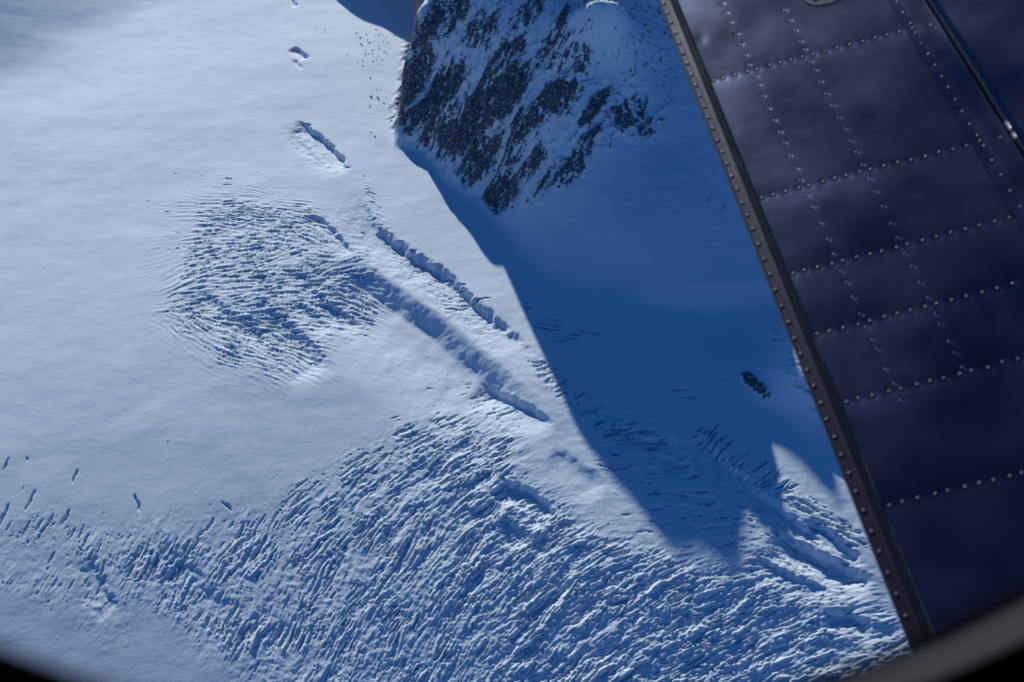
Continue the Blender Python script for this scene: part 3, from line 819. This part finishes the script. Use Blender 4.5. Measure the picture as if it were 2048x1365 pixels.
def skin_z(Aq, Bq):
    """pillowing between the ribs and the little dents pulled in by the rivets"""
    Z = 0.0008 * fbm(Aq / 0.24, Bq / 0.30, 2, 11) + 0.00010 * fbm(Aq / 0.05, Bq / 0.05, 2, 14)
    for r in rivs:
        p, q = r[0], r[-1]
        mid = p[0] + (q[0] - p[0]) * (Bq - p[1]) / (q[1] - p[1])
        Z -= 0.0007 * np.exp(-((Aq - mid) / 0.026) ** 2)
        for a, b in r:
            Z -= 0.0006 * np.exp(-((Aq - a) ** 2 + (Bq - b) ** 2) / 0.0075 ** 2)
    for a, b in flw:
        d2 = (Aq - a) ** 2 + (Bq - b) ** 2
        Z -= 0.0003 * np.exp(-d2 / 0.0065 ** 2)
    da, db = wl(1402, 78)
    Z -= 0.0008 * np.exp(-((Aq - da) / 0.018) ** 2 - ((Bq - db) / 0.010) ** 2)
    return Z

flap = sheet("flap", np.concatenate([np.linspace(AMIN, -0.05, 40), np.linspace(-0.045, AMAX, 620)]), lambda a: SHADE_END, lambda a: line_b(s1, s2_, a) + 0.004, 330, skin_z, 0.004, plane, SKIN)
flap["label"] = "dark navy skin panel with rows of domed rivets and small dents"

# trailing edge strip: raised lip, its own brownish paint
alin = np.linspace(AMIN, AMAX, 160)
strip = sheet("trailing_edge_strip", alin, lambda a: 0.0, lambda a: LIP, 14,
              lambda A_, B_: 0.007 + 0.0012 * np.exp(-((B_ - LIP * 0.92) / 0.0016) ** 2) - 0.002 * (1 - np.clip(B_ / 0.004, 0, 1)) + 0.0004 * fbm(A_ / 0.08, B_ / 0.05, 2, 71), 0.012, plane, STRIP)
shade_band = sheet("shade_band", alin, lambda a: LIP + 0.0004, lambda a: SHADE_END - 0.0004, 4, lambda A_, B_: -0.0028 + 0 * A_, 0.004, plane, DARK)  # dark sunken strip standing in for the shade beside the raised lip
spar = sheet("spar_strip", np.linspace(AMIN, AMAX, 260), lambda a: line_b(s1, s2_, a), lambda a: line_b(g1, g2, a), 40,
             lambda A_, B_: 0.0022 + 0.001 * fbm(A_ / 0.12, B_ / 0.1, 3, 72) - sum(0.0007 * np.exp(-((A_ - a) ** 2 + (B_ - b) ** 2) / 0.009 ** 2) for a, b in sparw), 0.003, plane, SKIN)
GAPW = 0.011
gap = sheet("hinge_gap", np.linspace(AMIN, AMAX, 30), lambda a: line_b(g1, g2, a) + 0.0004, lambda a: line_b(g1, g2, a) + GAPW - 0.0004, 3, lambda A_, B_: -0.022 + 0 * A_, 0.004, plane, DARK)
wing = sheet("wing_panel", np.linspace(AMIN, AMAX, 160), lambda a: line_b(g1, g2, a) + GAPW, lambda a: line_b(g1, g2, a) + 1.6, 120,
             lambda A_, B_: 0.002 + 0.0016 * fbm(A_ / 0.2, B_ / 0.2, 3, 73) , 0.05, plane, SKIN)

# rivets
def dome(name, r, h, seg=12):
    bm = bmesh.new()
    rings = [(1.0, 0.0), (0.93, 0.45), (0.7, 0.8), (0.36, 0.97)]
    vs_ = [[bm.verts.new((r * k * math.cos(2 * math.pi * i / seg), r * k * math.sin(2 * math.pi * i / seg), h * z)) for i in range(seg)] for k, z in rings]
    top = bm.verts.new((0, 0, h))
    for a, b in zip(vs_[:-1], vs_[1:]):
        for i in range(seg):
            f = bm.faces.new((a[i], a[(i + 1) % seg], b[(i + 1) % seg], b[i])); f.smooth = True
    for i in range(seg):
        f = bm.faces.new((vs_[-1][i], vs_[-1][(i + 1) % seg], top)); f.smooth = True
    me = bpy.data.meshes.new(name); bm.to_mesh(me); bm.free(); me.materials.append(RIV)
    return me
def ring(name, r0, r1, h, seg=14):
    bm = bmesh.new()
    prof = [(r1 * 1.1, -0.0004), (r1, h), (r0, h * 0.5), (r0 * 0.85, -h * 0.4), (0.0001, -h * 0.2)]
    vs_ = [[bm.verts.new((k * math.cos(2 * math.pi * i / seg), k * math.sin(2 * math.pi * i / seg), z)) for i in range(seg)] for k, z in prof]
    for a, b in zip(vs_[:-1], vs_[1:]):
        for i in range(seg):
            f = bm.faces.new((a[i], a[(i + 1) % seg], b[(i + 1) % seg], b[i])); f.smooth = True
    me = bpy.data.meshes.new(name); bm.to_mesh(me); bm.free(); me.materials.append(SKIN)
    return me
from mathutils import Matrix
ROT = Matrix(((ex[0], ey[0], nz[0]), (ex[1], ey[1], nz[1]), (ex[2], ey[2], nz[2]))).to_4x4()
DM = dome("rivet", 0.0035, 0.0019); DS = dome("rivet", 0.0031, 0.0014); FL = ring("flush_rivet", 0.0032, 0.0043, 0.0002)

def put(name, me, a, b, c, parent):
    o = bpy.data.objects.new(name, me); COL.objects.link(o); o.parent = parent
    o.matrix_local = Matrix.Translation(Vector(wp(a, b, c))) @ ROT @ Matrix.Rotation(rng.uniform(0, 6), 4, 'Z')
    return o
def zat(f, a, b): return float(f(np.array([[a]]), np.array([[b]]))[0, 0])
for r in rivs:
    for a, b in r: put("rivet", DM, a, b, zat(skin_z, a, b) - 0.0001, flap)
for a, b in edgew: put("rivet", DM, a, b, 0.0070, strip)
for a, b in sparw: put("rivet", DS, a, b, 0.0022 + 0.001 * zat(lambda A_, B_: fbm(A_ / 0.12, B_ / 0.1, 3, 72), a, b) - 0.0008, spar)
for a, b in flw: put("flush_rivet", FL, a, b, zat(skin_z, a, b) + 0.0002, flap)

# stencilled oval with dark lettering, cut by the top of the picture
def flat_blob(name, loops, parent, mat, c=0.0022):
    bm = bmesh.new()
    for outer, inner in loops:
        vo = [bm.verts.new(wp(*wl(u, v), c)) for u, v in outer]
        if inner is None: bm.faces.new(vo)
        else:
            vi = [bm.verts.new(wp(*wl(u, v), c)) for u, v in inner]
            for i in range(len(vo)):
                j = (i + 1) % len(vo)
                bm.faces.new((vo[i], vo[j], vi[j], vi[i]))
    bm.normal_update()
    for f in bm.faces:
        if f.normal.dot(Vector(nz)) < 0: f.normal_flip()
    me = bpy.data.meshes.new(name); bm.to_mesh(me); bm.free(); me.materials.append(mat)
    o = bpy.data.objects.new(name, me); COL.objects.link(o); o.parent = parent
    return o
def oval(cx_, cy_, rx, ry, tilt, m=36):
    t = math.radians(tilt)
    return [(cx_ + rx * math.cos(k) * math.cos(t) - ry * math.sin(k) * math.sin(t), cy_ + rx * math.cos(k) * math.sin(t) + ry * math.sin(k) * math.cos(t)) for k in np.linspace(0, 2 * math.pi, m, endpoint=False)]
SKIN_MAXZ = 0.0026
mk = flat_blob("stencil_ring", [(oval(1650, -14, 46, 22, -13), oval(1650, -14, 43, 19.3, -13))], flap, MARK, 0.0026)
mk["label"] = "dark painted oval outline"
flat_blob("stencil_lettering", [([(1623, -16), (1630, -17), (1631, 1), (1628, 3.2), (1625, 1)], None), ([(1643, -18), (1650, -20), (1652, 0), (1650, 4.5), (1646, 4)], None), ([(1663, -24), (1669, -25), (1671, -4), (1666, -3)], None)], flap, MARK, 0.0026)
# two bright scuffed tabs on the wing side of the gap
TAB, _, _ = plain_mat("bare_metal", (0.55, 0.45, 0.5), 0.45, 0.3)
for (u1, v1, u2, v2) in [(2011, 245, 2021, 262), (2024.5, 268, 2031, 279)]:
    a1, b1 = wl(u1, v1); a2, b2 = wl(u2, v2)
    tb = sheet("hinge_tab", np.linspace(a1, a2, 4), lambda a: b1 + (b2 - b1) * (a - a1) / (a2 - a1) - 0.0016, lambda a: b1 + (b2 - b1) * (a - a1) / (a2 - a1) + 0.0016, 3, lambda A_, B_: 0.006 + 0 * A_, 0.006, plane, TAB)
# dark smudge on the skin
GR, _, _ = plain_mat("grime", (0.02, 0.012, 0.016), 0.8)
flat_blob("grime_spot", [(oval(1466.5, 62.5, 5, 5, 0, 14), None)], flap, GR, 0.0012)
print("wing", round(time.time() - T0, 1))

# ------------------------------------------------------------------ window opening in the cabin side
DW = 0.10
def wall_pt(u, v, d):
    r = ray(u, v); return r * (d / r[1])
CABIN, nt, b = plain_mat("cabin_lining", (0.012, 0.011, 0.014), 0.9, 0, 0.2)
REVEAL, nt2, b2 = plain_mat("window_reveal", (0.052, 0.037, 0.045), 0.7)
GASK, _, _ = plain_mat("rubber_seal", (0.02, 0.016, 0.024), 0.8)
def rounded(cxm, czm, rx, rz, y, m=96, p=2.0):
    out = []
    for k in range(m):
        t = 2 * math.pi * k / m
        c, s = math.cos(t), math.sin(t)
        out.append((cxm + rx * math.copysign(abs(c) ** (2 / p), c), y, czm + rz * math.copysign(abs(s) ** (2 / p), s)))
    return out
# inner rim (towards the lens) and outer rim (towards the outside air)
WIN_IN = (-0.006, -0.043, 0.115, 0.168, 0.100)
WIN_OUT = (-0.0105, -0.0475, 0.1334, 0.1949, 0.116)
def loft(name, rings_, mat, parent, flip=False):
    bm = bmesh.new()
    vs_ = [[bm.verts.new(p) for p in r] for r in rings_]
    for a, b in zip(vs_[:-1], vs_[1:]):
        for i in range(len(a)):
            j = (i + 1) % len(a)
            f = bm.faces.new((a[i], a[j], b[j], b[i]) if not flip else (b[i], b[j], a[j], a[i])); f.smooth = True
    me = bpy.data.meshes.new(name); bm.to_mesh(me); bm.free(); me.materials.append(mat)
    o = bpy.data.objects.new(name, me); COL.objects.link(o); o.parent = parent
    return o
def W_(t, **k):
    cxm, czm, rx, rz, y = t
    return rounded(cxm, czm, rx + k.get('g', 0), rz + k.get('g', 0), y + k.get('dy', 0))
frame = loft("window_frame", [W_(WIN_IN), W_(WIN_OUT), W_(WIN_OUT, g=0.02), W_(WIN_OUT, g=0.02, dy=0.004), W_(WIN_OUT, g=0.001, dy=0.005)], REVEAL, plane)
seal = loft("rubber_seal", [W_(WIN_IN, g=-0.0005), W_(WIN_IN, g=0.004, dy=-0.004), W_(WIN_IN, g=0.012, dy=-0.004), W_(WIN_IN, g=0.014, dy=0.002)], GASK, frame)
# cabin lining: a closed dark shell round the seat, open only at the window
def wall_ring(y, hw, zlo, zhi, m=96):
    out = []
    for k in range(m):
        t = 2 * math.pi * k / m
        c, s = math.cos(t), math.sin(t)
        q = 1 / max(abs(c), abs(s))
        out.append((hw * c * q, y, (zhi + zlo) / 2 + (zhi - zlo) / 2 * s * q))
    return out
cab = loft("cabin_wall", [W_(WIN_IN, g=0.010, dy=-0.0015), wall_ring(0.0985, 0.9, -0.75, 0.75), wall_ring(-0.35, 0.9, -0.9, 0.85), wall_ring(-1.6, 0.9, -0.9, 0.7), [(0, -1.6, 0)] * 96], CABIN, plane)
PANE, ntp, bp_ = new_mat("window_pane")
ntp.nodes.remove(bp_)
tr = node(ntp, "ShaderNodeBsdfTransparent"); tr.inputs[0].default_value = (0.97, 0.975, 0.985, 1)
gl = node(ntp, "ShaderNodeBsdfGlossy"); gl.inputs["Roughness"].default_value = 0.02
mxs = node(ntp, "ShaderNodeMixShader"); mxs.inputs[0].default_value = 0.006
ntp.links.new(tr.outputs[0], mxs.inputs[1]); ntp.links.new(gl.outputs[0], mxs.inputs[2])
ntp.links.new(mxs.outputs[0], ntp.nodes["Material Output"].inputs[0])
bm = bmesh.new()
r1 = [bm.verts.new(p) for p in W_(WIN_OUT, g=0.01, dy=0.0015)]; r2 = [bm.verts.new(p) for p in W_(WIN_OUT, g=0.01, dy=0.0030)]
bm.faces.new(r1); bm.faces.new(r2[::-1])
for i in range(len(r1)):
    j = (i + 1) % len(r1); bm.faces.new((r1[j], r1[i], r2[i], r2[j]))
me = bpy.data.meshes.new("window_pane"); bm.to_mesh(me); bm.free()
part("window_pane", me, plane, PANE)
print("done", round(time.time() - T0, 1))

# ------------------------------------------------------------------ thin blue air between the aircraft and the ice
bm = bmesh.new(); bmesh.ops.create_cube(bm, size=1.0)
me = bpy.data.meshes.new("haze"); bm.to_mesh(me); bm.free()
hz = bpy.data.objects.new("haze", me); COL.objects.link(hz)
zmin = float(co[:, 2].min()) - 1.0
hz.scale = (2 * 480000, 2 * 480000, 3.0 - zmin); hz.location = (0, 0, (3.0 + zmin) / 2)
hz["kind"] = "stuff"
HM, nth, bh = new_mat("haze"); nth.nodes.remove(bh)
pv = node(nth, "ShaderNodeVolumePrincipled"); pv.inputs["Color"].default_value = (0.22, 0.55, 1.0, 1); pv.inputs["Density"].default_value = HAZE
nth.links.new(pv.outputs[0], nth.nodes["Material Output"].inputs["Volume"])
me.materials.append(HM)
